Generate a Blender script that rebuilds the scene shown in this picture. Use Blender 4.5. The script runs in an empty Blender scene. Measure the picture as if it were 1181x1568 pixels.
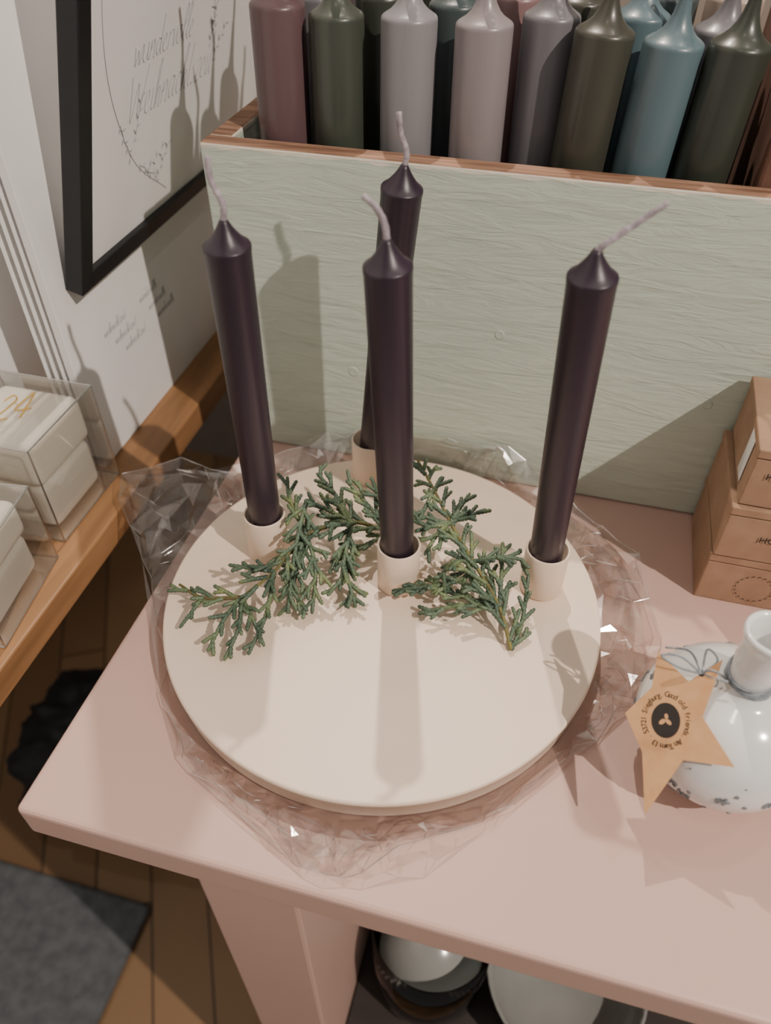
import bpy, bmesh, math, random
from mathutils import Vector, Matrix, noise
from mathutils.geometry import delaunay_2d_cdt
random.seed(7)
# scene frame: z=0 is the table top, x/y run along the table edges, units are metres
# ---------------------------------------------------------------- helpers
def col(h):
    h=h.lstrip('#'); r=[int(h[i:i+2],16)/255 for i in (0,2,4)]
    return tuple((c/12.92 if c<=.04045 else ((c+.055)/1.055)**2.4) for c in r)+(1,)
def link(o):
    bpy.context.scene.collection.objects.link(o); return o
def new_mat(name):
    m=bpy.data.materials.new(name); m.use_nodes=True
    return m, m.node_tree.nodes, m.node_tree.links, m.node_tree.nodes['Principled BSDF']
def mat(name,c1,c2=None,rough=.5,scale=20,stretch=(1,1,1),bump=0,bscale=None,spec=.5,metal=0,sss=0,detail=6,coat=0,ramp=(.35,.65),bdist=.001):
    m,N,L,P=new_mat(name)
    P.inputs['Roughness'].default_value=rough; P.inputs['Metallic'].default_value=metal
    P.inputs['Specular IOR Level'].default_value=spec
    P.inputs['Coat Weight'].default_value=coat; P.inputs['Coat Roughness'].default_value=.15
    if sss: 
        P.inputs['Subsurface Weight'].default_value=sss; P.inputs['Subsurface Scale'].default_value=.004
    tc=N.new('ShaderNodeTexCoord'); mp=N.new('ShaderNodeMapping'); mp.inputs['Scale'].default_value=stretch
    L.new(tc.outputs['Object'],mp.inputs['Vector'])
    nz=N.new('ShaderNodeTexNoise'); nz.inputs['Scale'].default_value=scale; nz.inputs['Detail'].default_value=detail
    L.new(mp.outputs[0],nz.inputs['Vector'])
    cr=N.new('ShaderNodeValToRGB'); cr.color_ramp.elements[0].position=ramp[0]; cr.color_ramp.elements[1].position=ramp[1]
    cr.color_ramp.elements[0].color=col(c1); cr.color_ramp.elements[1].color=col(c2 or c1)
    L.new(nz.outputs['Fac'],cr.inputs[0]); L.new(cr.outputs[0],P.inputs['Base Color'])
    if bump:
        n2=N.new('ShaderNodeTexNoise'); n2.inputs['Scale'].default_value=bscale or scale; n2.inputs['Detail'].default_value=8
        L.new(mp.outputs[0],n2.inputs['Vector'])
        b=N.new('ShaderNodeBump'); b.inputs['Strength'].default_value=bump; b.inputs['Distance'].default_value=bdist
        L.new(n2.outputs['Fac'],b.inputs['Height']); L.new(b.outputs[0],P.inputs['Normal'])
    return m
def obj(name,verts,faces,mats,smooth=False,fm=None,parent=None):
    me=bpy.data.meshes.new(name); me.from_pydata([tuple(v) for v in verts],[],faces); 
    for m in (mats if isinstance(mats,list) else [mats]): me.materials.append(m)
    if fm:
        for p,i in zip(me.polygons,fm): p.material_index=i
    if smooth:
        for p in me.polygons: p.use_smooth=True
    me.update(); o=bpy.data.objects.new(name,me); link(o)
    if parent: o.parent=parent
    return o
def empty(name,loc=(0,0,0)):
    e=bpy.data.objects.new(name,None); e.empty_display_size=.02; e.location=loc; return link(e)
def box(name,x0,x1,y0,y1,z0,z1,m,bevel=.001,parent=None,top=None,seg=2):
    V=[(x,y,z) for z in (z0,z1) for y in (y0,y1) for x in (x0,x1)]
    F=[(0,2,3,1),(4,5,7,6),(0,1,5,4),(1,3,7,5),(3,2,6,7),(2,0,4,6)]
    o=obj(name,V,F,[m]+([top] if top else []),fm=[0,1 if top else 0,0,0,0,0],parent=parent)
    if bevel:
        b=o.modifiers.new('b','BEVEL'); b.width=bevel; b.segments=seg
    return o
def lathe(prof,seg=48,cap=True):
    V=[];F=[]
    for r,z in prof:
        for i in range(seg):
            a=2*math.pi*i/seg; V.append(Vector((r*math.cos(a),r*math.sin(a),z)))
    for j in range(len(prof)-1):
        for i in range(seg):
            k=(i+1)%seg; F.append((j*seg+i,j*seg+k,(j+1)*seg+k,(j+1)*seg+i))
    if cap:
        F.append(tuple(range(seg))[::-1]); F.append(tuple(range((len(prof)-1)*seg,len(prof)*seg)))
    return V,F
def tube(V,F,pts,rads,n=6):
    s=len(V); up=Vector((0.13,.21,.97)); prev=None
    for i,p in enumerate(pts):
        t=(pts[min(i+1,len(pts)-1)]-pts[max(i-1,0)]).normalized()
        a=t.cross(up)
        if a.length<1e-3: a=t.cross(Vector((1,0,0)))
        a.normalize(); b=t.cross(a)
        if prev is not None and a.dot(prev)<0: a=-a;b=-b
        prev=a
        for k in range(n):
            g=2*math.pi*k/n; V.append(p+(a*math.cos(g)+b*math.sin(g))*rads[i])
    for i in range(len(pts)-1):
        for k in range(n):
            q=(k+1)%n; F.append((s+i*n+k,s+i*n+q,s+(i+1)*n+q,s+(i+1)*n+k))
    F.append(tuple(s+k for k in range(n))[::-1]); e=s+(len(pts)-1)*n; F.append(tuple(e+k for k in range(n)))
def smoothpath(P,step=.001):
    P=[Vector(p) for p in P]; out=[]
    Q=[2*P[0]-P[1]]+P+[2*P[-1]-P[-2]]
    for i in range(1,len(Q)-2):
        p0,p1,p2,p3=Q[i-1:i+3]; n=max(2,int((p2-p1).length/step))
        for k in range(n):
            t=k/n
            out.append(.5*((2*p1)+(p2-p0)*t+(2*p0-5*p1+4*p2-p3)*t*t+(3*p1-p0-3*p2+p3)*t**3))
    out.append(P[-1]); return out
def pts3(s,zs=None):
    L=[[float(c)/1e4 for c in q.split(',')] for q in s.split(';')]
    if zs is None: return [Vector((q+[0])[:3]) for q in L]
    return [Vector((q[0],q[1],z)) for q,z in zip(L,zs)]
# ---------------------------------------------------------------- materials
M_table=mat('pink_lacquer','#c5a397','#c7a69a',rough=.42,scale=6,bump=.08,bscale=220,bdist=.0004)
M_tray=mat('cream_powdercoat','#e8d2bd','#ebd6c2',rough=.42,scale=8,bump=.05,bscale=400,bdist=.0002)
M_wax=mat('aubergine_wax','#271d28','#332733',rough=.38,scale=60,stretch=(1,1,.06),bump=.4,bscale=70,spec=.45)
M_wick=mat('waxed_wick','#857b82','#aaa0a6',rough=.6,scale=300,bump=.5,bscale=500)
M_kraft=mat('kraft_card','#96775f','#a2836b',rough=.85,scale=60,bump=.15,bscale=300)
M_star=mat('kraft_tag','#c9976a','#d2a274',rough=.8,scale=150)
M_black=mat('black_frame_lacquer','#141518','#191a1e',rough=.45)
M_paper=mat('white_print_paper','#ecebe9','#eeedec',rough=.35)
M_panel=mat('white_board','#e3e2e1','#e8e7e6',rough=.5)
M_ink=mat('grey_ink','#97999c',rough=.8)
M_inkd=mat('dark_ink','#2a2522',rough=.8)
M_ledge=mat('orange_pine','#84603f','#a97d55',rough=.5,scale=9,stretch=(6,.6,6),bump=.2)
M_rim=mat('bare_brown_wood','#6f4e3a','#a58068',rough=.75,scale=45,stretch=(.5,5,5),bump=.5,bscale=40)
M_dark=mat('crate_inner','#3a2a20','#4a372a',rough=.9,scale=20)
M_rust=mat('rusty_brown_board','#553a2c','#745244',rough=.85,scale=25,bump=.6,bscale=60)
M_darkwood=mat('dark_slats','#2a2220','#3c322d',rough=.6,scale=5,stretch=(1,6,6))
M_cer=mat('white_porcelain','#e0e1df','#e7e7e5',rough=.12,coat=.5)
M_cer2=mat('grey_stoneware','#8f918e','#9a9c99',rough=.2,coat=.4)
M_string=mat('grey_twine','#7b838b','#9aa0a6',rough=.9,scale=400)
M_greyf=mat('grey_mat_pile','#54575a','#66696b',rough=.95,scale=60,bump=.3)
M_blackf=mat('black_fabric','#18181a','#262628',rough=.7,scale=60,bump=.4)
M_cream=mat('cream_wax','#ece6d8','#f1ebdf',rough=.5,sss=.1)
M_label=mat('white_label','#d9d6d2',rough=.6)
M_gold=mat('gold_marker','#b8964a',rough=.45,metal=.1)
# floorboards
m,N,L,P=new_mat('oak_floor'); M_floor=m; P.inputs['Roughness'].default_value=.5
tc=N.new('ShaderNodeTexCoord'); mp=N.new('ShaderNodeMapping'); mp.inputs['Rotation'].default_value=(0,0,math.radians(62)); mp.inputs['Scale'].default_value=(1,1,1)
L.new(tc.outputs['Object'],mp.inputs['Vector']); br=N.new('ShaderNodeTexBrick'); br.inputs['Scale'].default_value=1
br.inputs['Brick Width'].default_value=.9; br.inputs['Row Height'].default_value=.075; br.inputs['Mortar Size'].default_value=.0015
br.inputs['Color1'].default_value=col('#74583d'); br.inputs['Color2'].default_value=col('#8f7050'); br.inputs['Mortar'].default_value=col('#3a2b1e')
L.new(mp.outputs[0],br.inputs['Vector']); L.new(br.outputs['Color'],P.inputs['Base Color'])
# crate paint
m,N,L,P=new_mat('sage_paint'); M_sage=m
P.inputs['Roughness'].default_value=.5
tc=N.new('ShaderNodeTexCoord'); mp=N.new('ShaderNodeMapping'); mp.inputs['Scale'].default_value=(1,1,6)
L.new(tc.outputs['Object'],mp.inputs['Vector'])
nz=N.new('ShaderNodeTexNoise'); nz.inputs['Scale'].default_value=24; nz.inputs['Detail'].default_value=12; nz.inputs['Roughness'].default_value=.6; nz.inputs['Distortion'].default_value=1.1
L.new(mp.outputs[0],nz.inputs['Vector'])
cr=N.new('ShaderNodeValToRGB'); cr.color_ramp.elements[0].color=col('#bbc7b9'); cr.color_ramp.elements[1].color=col('#c3cec0')
cr.color_ramp.elements[0].position=.35; cr.color_ramp.elements[1].position=.65
L.new(nz.outputs['Fac'],cr.inputs[0])
sx=N.new('ShaderNodeSeparateXYZ'); L.new(tc.outputs['Object'],sx.inputs[0])
n3=N.new('ShaderNodeTexNoise'); n3.inputs['Scale'].default_value=60; n3.inputs['Detail'].default_value=6
L.new(tc.outputs['Object'],n3.inputs['Vector'])
ad=N.new('ShaderNodeMath'); ad.operation='MULTIPLY_ADD'; ad.inputs[1].default_value=.006; L.new(n3.outputs['Fac'],ad.inputs[0]); L.new(sx.outputs['Z'],ad.inputs[2])
gt=N.new('ShaderNodeMath'); gt.operation='GREATER_THAN'; gt.inputs[1].default_value=.2155; L.new(ad.outputs[0],gt.inputs[0])
mx=N.new('ShaderNodeMix'); mx.data_type='RGBA'; L.new(gt.outputs[0],mx.inputs['Factor']); L.new(cr.outputs[0],mx.inputs['A']); mx.inputs['B'].default_value=col('#ddd6c6')
L.new(mx.outputs['Result'],P.inputs['Base Color'])
b=N.new('ShaderNodeBump'); b.inputs['Strength'].default_value=.6; b.inputs['Distance'].default_value=.0020
L.new(nz.outputs['Fac'],b.inputs['Height']); L.new(b.outputs[0],P.inputs['Normal'])
# conifer
m,N,L,P=new_mat('cypress_green'); M_fir=m; P.inputs['Roughness'].default_value=.5
tc=N.new('ShaderNodeTexCoord'); nz=N.new('ShaderNodeTexNoise'); nz.inputs['Scale'].default_value=70; nz.inputs['Detail'].default_value=5
L.new(tc.outputs['Object'],nz.inputs['Vector']); cr=N.new('ShaderNodeValToRGB')
e=cr.color_ramp.elements; e[0].position=.3; e[0].color=col('#3b4e40'); e[1].position=.78; e[1].color=col('#8d9059')
x=e.new(.5); x.color=col('#4f624d'); x=e.new(.62); x.color=col('#657552')
L.new(nz.outputs['Fac'],cr.inputs[0]); L.new(cr.outputs[0],P.inputs['Base Color'])
vo=N.new('ShaderNodeTexVoronoi'); vo.inputs['Scale'].default_value=900; L.new(tc.outputs['Object'],vo.inputs['Vector'])
b=N.new('ShaderNodeBump'); b.inputs['Strength'].default_value=.6; b.inputs['Distance'].default_value=.0005; L.new(vo.outputs['Distance'],b.inputs['Height']); L.new(b.outputs[0],P.inputs['Normal'])
M_bark=mat('cypress_bark','#5c5434','#7a7440',rough=.8,scale=120)
def film(name,tint,fac,rough,k=.55,blend=.35):
    m,N,L,P=new_mat(name); N.remove(P)
    tr=N.new('ShaderNodeBsdfTransparent'); tr.inputs[0].default_value=tint
    gl=N.new('ShaderNodeBsdfGlossy'); gl.inputs['Roughness'].default_value=rough; gl.inputs[0].default_value=(1,1,1,1)
    lw=N.new('ShaderNodeLayerWeight'); lw.inputs[0].default_value=blend
    ma=N.new('ShaderNodeMath'); ma.operation='MULTIPLY_ADD'; ma.inputs[1].default_value=k; ma.inputs[2].default_value=fac
    ms=N.new('ShaderNodeMixShader'); L.new(lw.outputs['Fresnel'],ma.inputs[0]); L.new(ma.outputs[0],ms.inputs[0])
    L.new(tr.outputs[0],ms.inputs[1]); L.new(gl.outputs[0],ms.inputs[2]); L.new(ms.outputs[0],N['Material Output'].inputs[0])
    return m
M_film=film('cellophane_film',(.95,.945,.94,1),.085,.14,.38,.33)
M_filmedge=film('cellophane_crease',(.92,.91,.9,1),.4,.25)
M_acet=film('clear_acetate',(.96,.96,.955,1),.10,.05)
M_aedge=film('acetate_fold',(.9,.9,.89,1),.4,.15)
m,N,L,P=new_mat('clear_glass'); M_glass=m; P.inputs['Transmission Weight'].default_value=1; P.inputs['Roughness'].default_value=.02; P.inputs['Base Color'].default_value=(.85,.93,.92,1)
# ---------------------------------------------------------------- room shell
box('floor',-1.6,1.6,-.8,1.8,-.80,-.75,M_floor,0)
box('wall_left',-.410,-.373,-.4,1.2,-.0215,1.3,M_panel,0)
box('wall_back',-1.6,1.6,1.2,1.24,-.75,1.3,mat('warm_wall','#8d8378','#968b80',rough=.8),0)
# ---------------------------------------------------------------- table
T=empty('pink_table')
box('tabletop',-.221,.62,.118,.66,-.026,0,M_table,.003,T,seg=3)
box('side_panel_near',-.131,-.077,.121,.60,-.75,-.026,M_table,.002,T)
box('side_panel_far',.50,.554,.121,.60,-.75,-.026,M_table,.002,T)
box('lower_shelf',-.0765,.4995,.15,.60,-.42,-.40,M_darkwood,.002,T)
# ---------------------------------------------------------------- round tray
V,F=lathe([(.118,.002),(.1245,.0022),(.1250,.003),(.1250,.0140),(.1262,.0145),(.1266,.0160),(.1262,.0176),(.1252,.018)],160)
o=obj('round_candle_tray',V,F,M_tray,True); o.location=(-.0775,.281,0)
for p in o.data.polygons:
    if len(p.vertices)>10: p.use_smooth=False
# ---------------------------------------------------------------- holders and taper candles
HC=.033
cands=[((-.1545,.2985),(-.1482,.2895,.221),[(0,0,0),(.001,-.0005,.008),(-.003,0,.017),(-.0035,.001,.026)]),
       ((-.071,.2945),(-.0759,.2869,.222),[(0,0,0),(-.001,0,.007),(-.0045,-.001,.014),(-.009,-.002,.018)]),
       ((.0115,.313),(.0058,.3018,.221),[(0,0,0),(.003,0,.004),(.012,.003,.011),(.0225,.005,.020)]),
       ((-.1128,.3825),(-.0907,.3698,.221),[(0,0,0),(.001,0,.007),(-.002,0,.015),(-.003,.0,.024)])]
for (bx,by),top,wk in cands:
    V,F=lathe([(.0015,.0005),(.0118,.0005),(.0124,.0012),(.0124,HC-.0007),(.0121,HC),(.0114,HC),(.0111,HC-.0007),(.0111,.003),(.0015,.003)],48,True)
    o=obj('candle_holder_cup',V,F,M_tray,True); o.location=(bx,by,.018)
    base=Vector((bx,by,.0225)); tp=Vector(top); ax=tp-base; S=ax.length
    prof=[(.0085,0),(.0092,.001),(.0094,S*.3),(.0099,S*.7),(.0103,S-.004),(.01055,S-.0012),(.01055,S-.0003),(.01035,S+.0002),(.0100,S+.0005),(.0086,S+.0015),(.0070,S+.0032),(.0050,S+.0058),(.0034,S+.0082),(.0024,S+.0102),(.0015,S+.0118)]
    V,F=lathe(prof,56); q=ax.to_track_quat('Z','Y').to_matrix()
    n0=len(F)
    tipz=Vector((0,0,S+.0105))
    qi=q.inverted(); pts=smoothpath([tipz+qi@Vector(w) for w in wk],.0012)
    tube(V,F,pts,[.0015-.0002*i/len(pts)+.00010*math.sin(i*2.1) for i in range(len(pts))],8)
    o=obj('taper_candle',V,F,[M_wax,M_wick],True,fm=[0]*n0+[1]*(len(F)-n0))
    o.matrix_world=Matrix.Translation(base)@q.to_4x4()
# ---------------------------------------------------------------- wooden crate
C=empty('wooden_crate')
x0,x1,y0,y1=-.223,.36,.42,.60; th=.014
box('front_board',x0,x1,y0,y0+th,.001,.215,M_sage,.0012,C,top=M_rim)
box('back_board',x0,x1,y1-th,y1,.001,.215,M_sage,.0012,C,top=M_rim)
box('left_board',x0,x0+th,y0+th+.0002,y1-th-.0002,.001,.215,M_sage,.0012,C,top=M_rim)
box('right_board',x1-th,x1,y0+th+.0002,y1-th-.0002,.001,.215,M_sage,.0012,C,top=M_rim)
box('bottom_board',x0+th,x1-th,y0+th,y1-th,.001,.010,M_dark,0,C)
for i,(kx,kz,kr) in enumerate([(-.135,.075,.0030),(.005,.083,.0045),(.125,.181,.0075),(-.04,.118,.0025),(.12,.155,.0025),(.09,.09,.0025)]):
    V,F=lathe([(kr*1.3,0),(kr,.0005),(kr*.75,.0001),(kr*.4,.0005),(kr*.1,.0002)],24)
    o=obj('knot_%d'%i,V,F,M_sage,True,parent=C); o.matrix_basis=Matrix.Translation((kx,y0+.0001,kz))@Matrix.Rotation(math.radians(90),4,'X')
o=box('brown_divider_board',-.006,.006,-.070,.070,0,.262,M_rust,.002); o.location=(.083,.508,.0115); o.rotation_euler=(0,math.radians(1),0)
# ---------------------------------------------------------------- pillar candles in crate
wc={'mauve':('#5c484b','#665053'),'green':('#3c4139','#454a41'),'grey':('#7e7c80','#888689'),'lilac':('#837b7d','#8c8385'),'slate':('#656367','#706e72'),
    'olive':('#3b3b33','#45443b'),'teal':('#53676e','#5e7278'),'dteal':('#3b4647','#455152'),'rose':('#7c6263','#876b6b'),'beige':('#a29184','#ab998c'),'dgreen':('#32362f','#3b3f37')}
WM={k:mat('wax_'+k,v[0],v[1],rough=.34,scale=40,stretch=(1,1,.1),bump=.35,bscale=60,coat=.12) for k,v in wc.items()}
pc=[('mauve',-.187,.454,-.181,.452,.279),('green',-.151,.455,-.149,.455,.275),('grey',-.112,.455,-.109,.455,.276),('lilac',-.0695,.455,-.0693,.455,.275),
    ('slate',-.037,.471,-.037,.472,.277),('olive',-.020,.458,-.0087,.455,.275),('teal',.013,.458,.0252,.455,.272),('dgreen',.046,.458,.0562,.455,.273),
    ('dgreen',-.136,.492,-.134,.492,.278),('dteal',-.0925,.492,-.0915,.492,.276),('rose',-.060,.504,-.060,.504,.279),('olive',-.028,.506,-.025,.506,.278),
    ('teal',.004,.492,.008,.490,.276),('dteal',.020,.524,.022,.524,.279),('beige',.054,.522,.055,.520,.281),('slate',.040,.490,.050,.487,.272),
    ('slate',-.175,.492,-.172,.492,.276),('lilac',-.150,.532,-.150,.532,.276),('green',-.110,.532,-.110,.532,.278),('rose',-.19,.535,-.19,.535,.274),('teal',-.072,.540,-.072,.540,.276),('grey',-.03,.545,-.03,.545,.276),
    ('mauve',.14,.458,.145,.455,.276),('grey',.18,.458,.18,.455,.276),('olive',.22,.458,.22,.455,.276),('teal',.15,.50,.15,.50,.276),('dgreen',.2,.5,.2,.5,.276),('dgreen',.115,.49,.112,.49,.278)]
PCs=empty('pillar_candles')
for idx,(k,bx,by,tx,ty,tz) in enumerate(pc):
    b0=Vector((bx,by,.0105)); ax=Vector((tx,ty,tz))-b0; S=ax.length; R=.0150
    V,F=lathe([(R-.001,0),(R,.001),(R,S-.0018),(R-.0002,S-.0006),(R-.0009,S+.0003),(R-.0025,S+.0013),(R-.0050,S+.0028),(R-.0075,S+.0052),(R-.0095,S+.0085),(R-.0110,S+.0125),(R-.0120,S+.018),(R-.0127,S+.026),(R-.0132,S+.032)],48)
    pts=smoothpath([(0,0,S+.031),(random.uniform(-.002,.002),0,S+.042),(random.uniform(-.005,.005),.002,S+.052)],.003)
    tube(V,F,pts,[.0016]*len(pts),6)
    o=obj('candle_%d'%idx,V,F,WM[k],True,parent=PCs); o.matrix_basis=Matrix.Translation(b0)@ax.to_track_quat('Z','Y').to_matrix().to_4x4()
# ---------------------------------------------------------------- ledge, panel, frame
box('wooden_ledge_shelf',-.3725,-.277,.02,.80,-.022,0,M_ledge,.0015)
DB=empty('white_display_board')
box('board',-.314,-.308,.360,.66,.0005,.62,M_panel,.0005,DB)
for i in range(3):
    o=box('card_sheet_%d'%i,-.318-.006*i,-.3172-.006*i,.3595,.60,.0005,.30-.03*i,M_paper,0,DB)
FR=empty('picture_frame')
Lv=Vector((.277,0,.961)).normalized(); Bv=Vector((0,1,0)); Nv=Bv.cross(Lv).normalized()
P0=Vector((-.2965,.376,.1305)); FM=Matrix.Identity(4)
for i,vv in enumerate((Bv,Lv,Nv)):
    for r in range(3): FM[r][i]=vv[r]
FM.translation=P0; FR.matrix_world=FM
FW,FH,ft,fd=.30,.40,.0125,.012
def fbox(n,b0,b1,h0,h1,n0,n1,m,bev=.0008): return box(n,b0,b1,h0,h1,n0,n1,m,bev,FR)
fbox('frame_left',0,ft,0,FH,-fd,0,M_black); fbox('frame_right',FW-ft,FW,0,FH,-fd,0,M_black)
fbox('frame_bottom',ft,FW-ft,0,ft,-fd,0,M_black); fbox('frame_top',ft,FW-ft,FH-ft,FH,-fd,0,M_black)
fbox('print',ft-.001,FW-ft+.001,ft-.001,FH-ft+.001,-.008,-.004,M_paper,0)
G_={'w':[(0,1),(.2,0),(.45,.8),(.7,0),(.95,1)],'u':[(0,1),(.05,.2),(.3,0),(.55,.4),(.6,1),(.62,.2),(.8,0)],'n':[(0,0),(.05,1),(.1,.5),(.35,1),(.5,.7),(.5,0),(.65,0)],
'd':[(.5,.8),(.2,.9),(0,.4),(.25,0),(.5,.5),(.65,2.1),(.55,.2),(.75,0)],'e':[(0,.3),(.35,.6),(.3,1),(.05,.8),(.05,.2),(.3,0),(.6,.2)],'r':[(0,0),(.1,1),(.15,.8),(.4,1),(.5,.9)],
'v':[(0,1),(.2,0),(.5,1)],'o':[(.3,1),(0,.6),(.1,.05),(.4,.1),(.45,.7),(.3,1),(.6,.95)],'l':[(0,.2),(.4,1.6),(.3,2.1),(.15,1.6),(.15,.2),(.4,0)],
'W':[(0,2),(.3,0),(.7,1.6),(1,0),(1.5,2.2)],'i':[(0,1),(0,.1),(.2,0)],'h':[(0,0),(.25,1.9),(.15,2.1),(.05,1.6),(.05,0),(.3,.9),(.45,.7),(.45,0),(.6,0)],
'a':[(.5,.9),(.15,1),(0,.4),(.2,0),(.45,.5),(.5,1),(.5,.1),(.7,0)],'c':[(.45,.85),(.15,1),(0,.4),(.2,0),(.5,.15)],'t':[(.15,2),(.05,.2),(.3,0)],'s':[(.4,1),(.1,.8),(.35,.4),(.2,0),(0,.1)],'z':[(0,1),(.45,1),(0,0),(.5,0)],
'2':[(0,1.6),(.3,2),(.6,1.6),(.4,.9),(0,0),(.7,0)],'4':[(.5,0),(.5,2),(0,.7),(.8,.7)]}
def write(V,F,text,org,dx,dy,size,r,slant=.25,zoff=Vector((0,0,0))):
    x=0
    for ch in text:
        g=G_[ch]; pts=smoothpath([org+dx*(x+p[0]+slant*p[1])*size+dy*p[1]*size+zoff for p in g],size*.12)
        tube(V,F,pts,[r]*len(pts),4)
        x+=max(p[0] for p in g)+.12
V=[];F=[]
X,Y,Z=Vector((1,0,0)),Vector((0,1,0)),Vector((0,0,-.0038))
write(V,F,'wundervolle',Vector((.064,.118,0)),X,Y,.0098,.00022,zoff=Z)
write(V,F,'Weihnachtszeit',Vector((.058,.087,0)),X,Y,.0128,.00022,zoff=Z)
circ=pts3('325,1753;288,1587;331,1265;462,945;725,573;1183,236')
pts=smoothpath([p+Z for p in circ],.003); tube(V,F,pts,[.00022]*len(pts),4)
def leafsprig(org,ang,n,ln):
    d=Vector((math.cos(ang),math.sin(ang),0)); q=Vector((-d.y,d.x,0)); p=org.copy(); P=[p.copy()]
    for i in range(n): p=p+d*ln+q*random.uniform(-.3,.3)*ln; P.append(p.copy())
    sp=smoothpath(P,.002); tube(V,F,sp,[.00018]*len(sp),4)
    for i,p in enumerate(P):
        s=1 if i%2 else -1; e=p+(d*.7+q*s)*ln*.9
        tube(V,F,[p,(p+e)/2,e],[.0001,.0006,.0001],4)
for p,a in zip(pts3('671,740;866,477;770,557;1020,349;502,894;1708,1042;1788,1148;1788,939'),(1.2,.3,-.6,1.0,-.9,1.3,1.8,.9)):
    leafsprig(p+Z,a,6,.0045)
obj('calligraphy',V,F,M_ink,False,parent=FR)
V=[];F=[]
for k in range(3):
    write(V,F,'weihnachtszeit',Vector((-.3078,.40+.01*k,.085-.011*k)),Vector((0,1,0)),Vector((0,0,1)),.0034,.00012)
    write(V,F,'wundervolle',Vector((-.3078,.45+.01*k,.085-.011*k)),Vector((0,1,0)),Vector((0,0,1)),.0034,.00012)
obj('board_caption',V,F,M_ink,parent=DB)
# ---------------------------------------------------------------- kraft boxes
def kbox(x0,y0,w,d,z,h,rot=0):
    e=empty('kraft_gift_box',(x0+w/2,y0+d/2,z)); e.rotation_euler=(0,0,math.radians(rot))
    box('carton',-w/2,w/2,-d/2,d/2,.0003,h-.0065,M_kraft,.0008,e)
    box('lid',-w/2-.0006,w/2+.0006,-d/2-.0006,d/2+.0006,h-.006,h-.0003,M_kraft,.0008,e)
    return e
k1=kbox(.1045,.346,.085,.070,0,.039); k2=kbox(.1045,.345,.085,.070,.039,.039,.8); k3=kbox(.1075,.346,.085,.069,.078,.039,-1)
def txt(s,size,m,parent,loc,rot,name='printed_text'):
    cu=bpy.data.curves.new(name,'FONT'); cu.body=s; cu.size=size; cu.extrude=.00005; cu.align_x='CENTER'; cu.align_y='CENTER'
    cu.materials.append(m); o=bpy.data.objects.new(name,cu); link(o); o.parent=parent; o.location=loc; o.rotation_euler=rot; return o
R90=math.radians(90)
txt('HANDMADE',.006,M_inkd,k3,(-.018,-.0353,.022),(R90,0,0)); txt('.HOME',.006,M_inkd,k2,(-.015,-.0358,.018),(R90,0,0))
for i in range(20):
    a=i/20*2*math.pi; txt('-',.006,M_inkd,k1,(-.012+.011*math.cos(a),-.0356,.016+.011*math.sin(a)),(R90,-a+R90,0),'stamp_mark')
box('white_label',-.0432,-.0428,-.022,-.010,.006,.034,M_label,.0001,k3)
# ---------------------------------------------------------------- porcelain vase
VX,VY=.107,.2325
E=empty('porcelain_bud_vase',(VX,VY,0))
prof=[(.012,.0005),(.018,.0008)]
for i in range(2,23):
    a=-math.pi/2+math.pi*i/25; prof.append((.0415*math.cos(a),.036+.0352*math.sin(a)))
prof+=[(.0105,.0715),(.0098,.075),(.0098,.083),(.0104,.087),(.0098,.090),(.0106,.094),(.0102,.098),(.0114,.103),(.0124,.106),(.0122,.108),(.0108,.1085),(.0095,.106),(.0085,.098),(.008,.075)]
V,F=lathe(prof,64); o=obj('body',V,F,M_cer,True,parent=E)
V=[];F=[]
def onv(az,el,off=.0003):
    return Vector(((.0415+off)*math.cos(el)*math.cos(az),(.0415+off)*math.cos(el)*math.sin(az),.036+(.0352+off)*math.sin(el)))
random.seed(3)
for i in range(84):
    az=random.uniform(-math.pi,math.pi); el=random.uniform(-.6,.55)
    if i%3==0:
        for k in range(6):
            a=k*math.pi/3; r=random.choice([.06,.09]); pts=[onv(az+r*t*math.cos(a),el+r*t*math.sin(a)) for t in (0,.33,.66,1)]
            tube(V,F,pts,[.00028]*4,4)
            for t in (.55,.8):
                for s in (-1,1):
                    tube(V,F,[onv(az+r*t*math.cos(a),el+r*t*math.sin(a)),onv(az+r*t*math.cos(a)+.025*math.cos(a+s),el+r*t*math.sin(a)+.025*math.sin(a+s))],[.0002]*2,4)
    else:
        rr=random.choice([.0004,.0006,.0010]); c=onv(az,el,-.0001); n=(c-Vector((0,0,.036))).normalized()
        tube(V,F,[c-n*.0003,c+n*.0005],[rr,rr],10)
obj('snowflake_print',V,F,mat('grey_glaze','#7b8084',rough=.4),parent=E)
# ---------------------------------------------------------------- star tag
SP=pts3('678,2395,714;815,2264,709;931,2334,827;885,2127,659;1023,1940,616;835,1975,525;721,1784,327;675,2012,453;583,2166,502;675,2258,620;740,2357,726;779,1892,436;749,2126,575;861,2289,753')
sn=Vector((-.45,-.5,.74)).normalized()
sv=SP[:10]; cen=sum(sv,Vector())/10; n=10
V=[p-cen+sn*.0004 for p in sv]+[p-cen-sn*.0004 for p in sv]
area=sum(((sv[i]-cen).cross(sv[(i+1)%n]-cen)).dot(sn) for i in range(n))
F=[tuple(range(n)) if area>0 else tuple(range(n))[::-1], tuple(range(n,2*n))[::-1] if area>0 else tuple(range(n,2*n))]+[(i,(i+1)%n,n+(i+1)%n,n+i) for i in range(n)]
ST=empty('star_gift_tag',cen)
obj('star_card',V,F,M_star,parent=ST)
up=SP[10]-SP[11]; up=(up-sn*up.dot(sn)).normalized(); rt=up.cross(sn)
BM=Matrix.Identity(3)
for i,vv in enumerate((rt,up,sn)):
    for r in range(3): BM[r][i]=vv[r]
lc=SP[12]-cen
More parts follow.
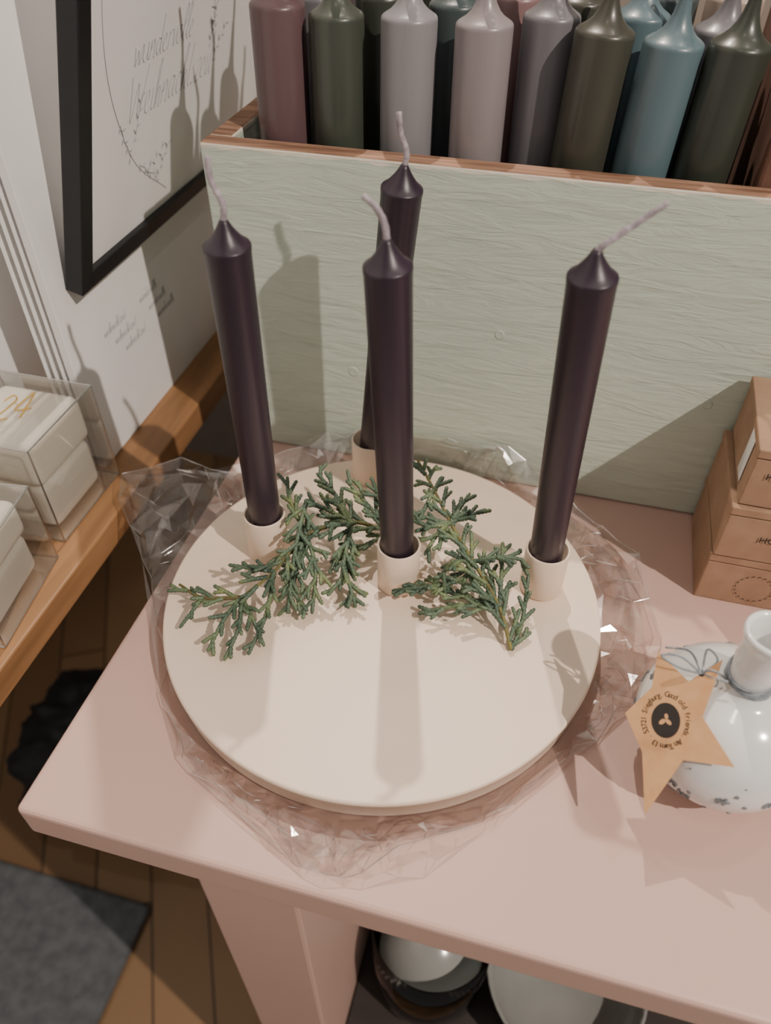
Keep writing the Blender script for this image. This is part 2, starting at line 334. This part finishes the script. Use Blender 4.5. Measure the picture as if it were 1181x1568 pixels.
def disc(name,c,rx,ry,m,ang=0):
    V2,F2=lathe([(1,0),(1,.0001)],32); V2=[Vector((v.x*rx,v.y*ry,v.z)) for v in V2]
    o=obj(name,V2,F2,m,parent=ST); o.matrix_basis=Matrix.Translation(c)@BM.to_4x4()@Matrix.Rotation(ang,4,'Z')
disc('logo_disc',lc+sn*.00045,.0064,.0078,M_inkd)
for dx,dy,a,rx,ry in ((-.0014,-.0008,.7,.0017,.0010),(.0013,-.0006,-.7,.0016,.0009),(.0002,.0018,.2,.0008,.0012)):
    disc('logo_leaf',lc+sn*.0006+rt*dx+up*dy,rx,ry,M_star,a)
s='Good old friends. Am Turm 13 . 53721 Siegburg. '
for i,ch in enumerate(s):
    if ch==' ': continue
    a=math.pi/2-i/len(s)*2*math.pi
    p=lc+sn*.0005+(rt*math.cos(a)*.0098+up*math.sin(a)*.0115)
    txt(ch,.0035,M_inkd,ST,p,(BM@Matrix.Rotation(a-math.pi/2,3,'Z')).to_euler(),'tag_letter')
disc('punched_hole',SP[13]-cen+sn*.00045,.0013,.0013,M_inkd)
V=[];F=[]
hole=SP[13]+sn*.0006-Vector((VX,VY,0)); nk=Vector((-.0105,-.004,.076))
for q in ([hole,(hole+nk)/2+Vector((-.002,0,.004)),nk],[hole+Vector((.001,0,0)),(hole+nk)/2+Vector((0,-.002,.001)),nk+Vector((0,-.003,.002))],
          [hole,hole+Vector((-.010,.004,.004)),hole+Vector((-.018,.004,.002)),hole+Vector((-.010,.001,.0)),hole],
          [hole,hole+Vector((-.006,.008,.004)),hole+Vector((-.016,.010,.001))],[hole,hole+Vector((.006,.006,.004)),hole+Vector((.002,.012,.003)),hole]):
    pts=smoothpath(q,.001); tube(V,F,pts,[.0005]*len(pts),6)
for k in range(4):
    pts=[Vector((.0105*math.cos(t),.0105*math.sin(t),.074+.0016*k+.0012*math.sin(t*2+k))) for t in [i*math.pi/14 for i in range(29)]]
    tube(V,F,pts,[.0005]*29,6)
obj('twine',V,F,M_string,True,parent=E)
# ---------------------------------------------------------------- cellophane: flat crumpled bag, creased into facets
op=pts3('-903,4150;-638,4160;-228,4140;-28,4051;362,3922;630,3683;761,3378;813,3009;760,2653;580,2396;426,2198;188,1949;35,1685;-244,1498;-444,1305;-685,1271;-879,1359;-1209,1504;-1472,1614;-1723,1861;-1917,2206;-2181,2644;-2468,2974;-2864,3432;-2501,3675;-2139,3662;-1800,3980')
cx,cy=-.0775,.281
pol=sorted([(math.atan2(p.y-cy,p.x-cx),math.hypot(p.x-cx,p.y-cy)) for p in op])
def Rout(a):
    a=(a+math.pi)%(2*math.pi)-math.pi
    n=len(pol)
    for i in range(n):
        a0,r0=pol[i]; a1,r1=pol[(i+1)%n]
        if i==n-1: a1+=2*math.pi
        for aa in (a,a+2*math.pi):
            if a0<=aa<=a1:
                t=(aa-a0)/(a1-a0); return max(.131,r0*(1-t)+r1*t)
    return .15
def clump(a):
    s=.24
    for c,w,h in ((.556,.18,1.1),(-.08,.15,.9),(-.55,.12,.5),(-1.19,.18,1.0),(-1.66,.15,1.2),(-2.0,.12,.8),(2.70,.24,1.5),(1.25,.28,1.2),(-2.7,.12,.5)):
        d=(a-c+math.pi)%(2*math.pi)-math.pi; s+=h*math.exp(-(d/w)**2)
    return s
V=[];F=[];fmF=[]
random.seed(21)
creases=[]
for layer,(sc,npt,sd,ar) in enumerate([(1.0,760,2,0),(.86,460,9,.12)]):
    NB=84; P2=[]
    for i in range(NB):
        a=-math.pi+2*math.pi*(i+random.uniform(-.35,.35))/NB+ar
        r=.126+(Rout(a)-.126)*sc+random.uniform(-.0035,.0035)
        P2.append((r*math.cos(a),r*math.sin(a)))
    for i in range(90):
        a=2*math.pi*i/90; P2.append((.113*math.cos(a),.113*math.sin(a)))
    cnt=0
    while cnt<npt:
        a=random.uniform(-math.pi,math.pi); ro=.126+(Rout(a)-.126)*sc-.002
        if random.random()>.35+.65*min(1,clump(a)): continue
        r=random.uniform(.120,ro); P2.append((r*math.cos(a),r*math.sin(a))); cnt+=1
    bedges=[(i,(i+1)%NB) for i in range(NB)]+[(NB+i,NB+(i+1)%90) for i in range(90)]
    res=delaunay_2d_cdt([Vector(p) for p in P2],bedges,[],0,1e-6)
    vo_,fo=res[0],res[2]
    s0=len(V)
    for v in vo_:
        r=v.length; a=math.atan2(v.y,v.x); x=cx+v.x; y=cy+v.y
        e=max(0,min(1,(r-.1272)/.008)); c=clump(a)
        z=.0011+layer*.0005+e*(.0006+c*(.0045*max(0,noise.noise(Vector((x*25,y*25,sd)))+.3)+random.uniform(0,.0085))+random.uniform(0,.0016))
        if y>.385: z+=e*(y-.385)*.8
        V.append(Vector((x,min(y,.4165),max(.001,z))))
    for f in fo:
        cen2=sum((vo_[i] for i in f),Vector((0,0)))/len(f); r=cen2.length
        aa=math.atan2(cen2.y,cen2.x)
        if r<.112 or r>.126+(Rout(aa)-.126)*sc+.004: continue
        F.append(tuple(s0+i for i in f)); fmF.append(0)
        if r>.130 and random.random()<.10+.12*clump(aa):
            i0,i1=random.sample(list(f),2); creases.append((V[s0+i0].copy(),V[s0+i1].copy()))
    if layer==0: edge=[V[s0+i].copy() for i in range(NB)]
edge.append(edge[0].copy()); n_=len(F)
for i in range(len(edge)-1): tube(V,F,[edge[i],edge[i+1]],[.00018,.00018],4)
for a_,b_ in creases: tube(V,F,[a_,(a_+b_)/2,b_],[.00005,.00024,.00005],4)
fmF+=[1]*(len(F)-n_)
obj('cellophane_wrapper',V,F,[M_film,M_filmedge],False,fm=fmF)
# ---------------------------------------------------------------- cypress sprigs
random.seed(11)
axes=[(Vector((bx,by,.02)),Vector(tp)) for (bx,by),tp,_ in cands]
def clear(p,rad=.0125):
    for a,b in axes:
        t=max(0,min(1,(p.z-a.z)/(b.z-a.z))); c=a.lerp(b,t); R=.0145 if p.z<.054 else rad
        d=Vector((p.x-c.x,p.y-c.y,0))
        if d.length<R and d.length>1e-5:
            d=d.normalized()*R; p.x=c.x+d.x; p.y=c.y+d.y
    if p.z<.0198: p.z=.0198
    return p
def frond(V,F,pts,r0,r1):
    n=len(pts); tube(V,F,pts,[(r0+(r1-r0)*i/max(1,n-1))*(1.12 if i%2 else .86)*(.6 if i==n-1 else 1) for i in range(n)],6)
def branchlet(V,F,p,d,q,L,depth,rad=.0014):
    pts=[p.copy()]; dd=d.copy(); st=.0011; n=max(4,int(L/st)); cur=Vector((random.uniform(-1,1),random.uniform(-1,1),random.uniform(-.3,.6)))*.018
    x=p.copy(); s=random.choice((-1,1)); nx=random.randint(4,7)
    for i in range(n):
        dd=(dd+cur+Vector((0,0,-.003))).normalized(); x=clear(x+dd*st)
        pts.append(x.copy())
        if depth and i==nx and i<n-4:
            side=dd.cross(q).normalized()*s
            branchlet(V,F,x,(dd*.9+side*.6+q*random.uniform(-.2,.25)).normalized(),q,max(.007,L*random.uniform(.4,.62)*(1-.4*i/n)),depth-1,rad*.95)
            s=-s; nx+=random.randint(5,7)
    frond(V,F,pts,rad,rad*.82)
def sprig(name,stems):
    V=[];F=[]; fm=[]
    for st,Lb,woody in stems:
        P=[clear(p) for p in smoothpath(st,.0011)]; n=len(P)
        if woody: tube(V,F,P,[.0013-.0005*i/n for i in range(n)],6); fm+= [1]*(len(F)-len(fm))
        else: frond(V,F,P,.0014,.0011); fm+=[0]*(len(F)-len(fm))
        k=random.randint(2,4); s=1
        while k<n-4:
            t=(P[min(k+1,n-1)]-P[k-1]).normalized(); q=(Vector((random.uniform(-.4,.4),random.uniform(-.4,.4),1))).normalized()
            side=t.cross(q).normalized()*s
            branchlet(V,F,P[k],(t*.9+side*.58+q*random.uniform(-.1,.35)).normalized(),q,Lb*random.uniform(.7,1.2)*(1-.35*k/n),1 if Lb>.010 else 0)
            s=-s; k+=random.randint(4,7)
        fm+=[0]*(len(F)-len(fm))
    return obj(name,V,F,[M_fir,M_bark],True,fm=fm)
A=pts3('-812,3176;-1034,3099;-1261,2926;-1366,2653;-1507,2486;-1730,2443;-1910,2513',[.035,.045,.045,.04,.032,.03,.028])
At=pts3('-1582,2156;-1801,2263;-1476,2130;-1361,2194;-1296,2269;-1505,3282;-1340,3358;-1637,2632;-1246,2501;-1114,2544;-885,2646;-993,2690;-1321,3118;-1147,3347',[.022,.022,.021,.022,.022,.055,.055,.04,.024,.023,.024,.03,.055,.055])
B=pts3('15,2605;-91,2792;-282,2975;-463,3200;-607,3399;-765,3641',[.021,.032,.045,.05,.055,.055])
Bt=pts3('-705,2768;-750,2793;-386,3372;-273,3312;29,3058;46,2791;-565,3475;-494,2850;-1023,3349;-648,3151;-535,2708;-144,3170;-353,2894;-561,2952',[.03,.04,.06,.055,.045,.025,.06,.03,.055,.05,.022,.045,.035,.045])
def bend(a,b,o=(0,0,.004)): return [a,(a+b)/2+Vector(o),b]
sprig('cypress_sprig',[(A[:5],.022,True),(A[4:],.014,True),
  (bend(A[4],At[0]),.012,False),(bend(A[4],At[2],(.004,0,.003)),.010,False),(bend(A[4],At[4]),.010,False),(bend(A[3],At[3],(.003,0,0)),.011,False),([A[5],At[1]],.006,False),
  (bend(A[2],At[5],(-.004,0,.004)),.013,False),(bend(A[1],At[6]),.015,False),([A[3],At[7]],.011,False),(bend(A[2],At[8]),.018,False),(bend(A[2],At[9],(.004,0,.006)),.018,False),
  (bend(A[1],At[10],(-.006,0,.004)),.017,False),(bend(A[1],At[11]),.017,False),([A[0],At[13]],.015,False),(bend(At[12],At[8],(0,0,.008)),.016,False),([A[1],At[12]],.015,False),
  ([A[0],(A[0]+At[10])/2+Vector((-.016,0,.004)),At[10]],.015,False)])
sprig('cypress_sprig',[(B,.023,True),([B[1],(B[1]+Bt[7])/2,Bt[7],Bt[0]],.015,False),([B[3],Bt[3]],.013,False),(bend(B[2],Bt[4]),.014,False),
  ([B[0],Bt[5],Bt[4]],.012,False),([B[4],Bt[6]],.012,False),([B[3],Bt[2]],.013,False),([B[3],Bt[9],Bt[8]],.017,False),
  (bend(B[1],Bt[10]),.014,False),(bend(B[1],Bt[11]),.014,False),(bend(B[1],Bt[12]),.016,False),(bend(B[3],Bt[13]),.017,False),([B[2],Bt[12],Bt[0]],.014,False),
  (bend(B[2],Bt[7],(0,0,.01)),.017,False),([B[4],Bt[9]],.014,False)])
# ---------------------------------------------------------------- clear boxes with white candles
def cbox(x,y,w,d,h,rot,label):
    e=empty('clear_candle_gift_box',(x,y,0)); e.rotation_euler=(0,0,math.radians(rot))
    box('acetate_shell',-w/2,w/2,-d/2,d/2,.0006,h,M_acet,.0006,e)
    box('white_candle_block',-w/2+.008,w/2-.008,-d/2+.008,d/2-.008,.0015,h*.5,M_cream,.006,e,seg=5)
    box('white_candle_block_upper',-w/2+.006,w/2-.006,-d/2+.006,d/2-.006,h*.51,h-.004,M_cream,.006,e,seg=5)
    V=[];F=[]
    cs=[Vector((sx*w/2,sy*d/2,z)) for z in (.001,h) for sx,sy in ((-1,-1),(1,-1),(1,1),(-1,1))]
    for i in range(4):
        for a_,b_ in ((i,(i+1)%4),(4+i,4+(i+1)%4),(i,i+4)): tube(V,F,[cs[a_],cs[b_]],[.0006,.0006],6)
    obj('acetate_folds',V,F,M_aedge,parent=e)
    if label:
        V=[];F=[]; write(V,F,'24',Vector((-.004,-.014,h+.0004)),Vector((.9,.43,0)),Vector((-.43,.9,0)),.0125,.0006,.2)
        obj('gold_number',V,F,M_gold,parent=e)
    return e
cbox(-.331,.3215,.070,.071,.077,0,True)
cbox(-.3235,.232,.072,.072,.062,8,False)
# ---------------------------------------------------------------- things below
V,F=lathe([(.02,0),(.045,.004),(.062,.03),(.066,.05),(.064,.05),(.059,.03),(.042,.007),(.004,.006)],48)
o=obj('ceramic_bowl',V,F,M_cer2,True); o.location=(.095,.226,-.3995)
J=empty('glass_jar_with_ball',(-.018,.215,-.3995))
V,F=lathe([(.02,0),(.046,.001),(.049,.01),(.049,.11),(.0475,.11),(.0475,.012),(.002,.008)],48)
obj('glass_jar',V,F,M_glass,True,parent=J)
prof=[(.0435*math.cos(a),.053+.0435*math.sin(a)) for a in [-math.pi/2+.05+(math.pi-.1)*i/28 for i in range(29)]]
V,F=lathe(prof,48); obj('pale_ball',V,F,M_cer2,True,parent=J)
def bag(name,loc,sx,sy,sz,m,seed,wr=.12):
    bm=bmesh.new(); bmesh.ops.create_icosphere(bm,subdivisions=5,radius=1)
    for v in bm.verts:
        c=v.co; k=max(abs(c.x),abs(c.y),abs(c.z)); c=c/(k**.45); n=noise.noise(Vector((c.x*2.2+seed,c.y*2.2,c.z*2.2)))*.22+abs(noise.noise(Vector((c.x*5,c.y*5+seed,c.z*1.5))))*wr
        c=c*(1+n); c.z=max(c.z,-.85)
        if c.z>.6: c.x*=.8; c.y*=.6
        v.co=Vector((c.x*sx,c.y*sy,(c.z+.85)*sz))
    me=bpy.data.meshes.new(name); bm.to_mesh(me); bm.free(); me.materials.append(m)
    for p in me.polygons: p.use_smooth=True
    o=bpy.data.objects.new(name,me); link(o); o.location=loc; return o
box('grey_floor_mat',-.80,-.405,-.10,.285,-.7498,-.735,M_greyf,.006)
bag('black_bag',(-.49,.43,-.7495),.15,.10,.12,M_blackf,9)
SC=empty('dark_slatted_cabinet')
for i in range(6):
    box('slat_%d'%i,-.86,-.84,-.3,1.0,-.74+.12*i,-.64+.12*i,M_darkwood,.003,SC)
for yy in (-.28,.34,.96): box('post_%d'%int(yy*100),-.90,-.861,yy,yy+.03,-.7498,-.04,M_darkwood,.003,SC)
# ---------------------------------------------------------------- lights, world, camera
def lamp(name,loc,tgt,energy,colr,size,spot=70):
    l=bpy.data.lights.new(name,'SPOT'); l.energy=energy; l.color=colr; l.shadow_soft_size=size; l.spot_size=math.radians(spot); l.spot_blend=.6
    o=bpy.data.objects.new(name,l); link(o); o.location=loc; d=Vector(tgt)-Vector(loc); o.rotation_euler=d.to_track_quat('-Z','Y').to_euler(); return o
lamp('ceiling_spot_right',(1.26,-.42,1.56),(-.08,.32,.05),172,(1,.875,.765),.013)
lamp('ceiling_spot_back',(-.30,.98,1.55),(-.08,.28,0),66,(1,.86,.74),.014)
lamp('added_floor_fill',(-.9,-.7,1.4),(-.48,.25,-.75),26,(1,.90,.80),.05,28)  # fill spot added to brighten the dark floor left of the table
for i,lc_ in enumerate([(.5,.9,1.9),(-.9,.5,1.8),(.1,-.3,2.1),(1.1,.7,1.7)]):
    lamp('added_glint_spot_%d'%i,lc_,(-.05,.3,0),8,(1,.89,.79),.04)  # weak extra spots, added to give the cellophane more glints
w=bpy.data.worlds.new('shop_ambient'); bpy.context.scene.world=w; w.use_nodes=True
w.node_tree.nodes['Background'].inputs[0].default_value=(1,.94,.89,1); w.node_tree.nodes['Background'].inputs[1].default_value=.25
cam=bpy.data.cameras.new('camera'); cam.sensor_fit='VERTICAL'; cam.sensor_height=36; cam.lens=27.09
cam.clip_start=.01; cam.dof.use_dof=True; cam.dof.focus_distance=.42; cam.dof.aperture_fstop=6.0
co=bpy.data.objects.new('camera',cam); link(co); co.location=(0,0,.3686); co.rotation_euler=(math.radians(46),0,math.radians(15))
bpy.context.scene.camera=co
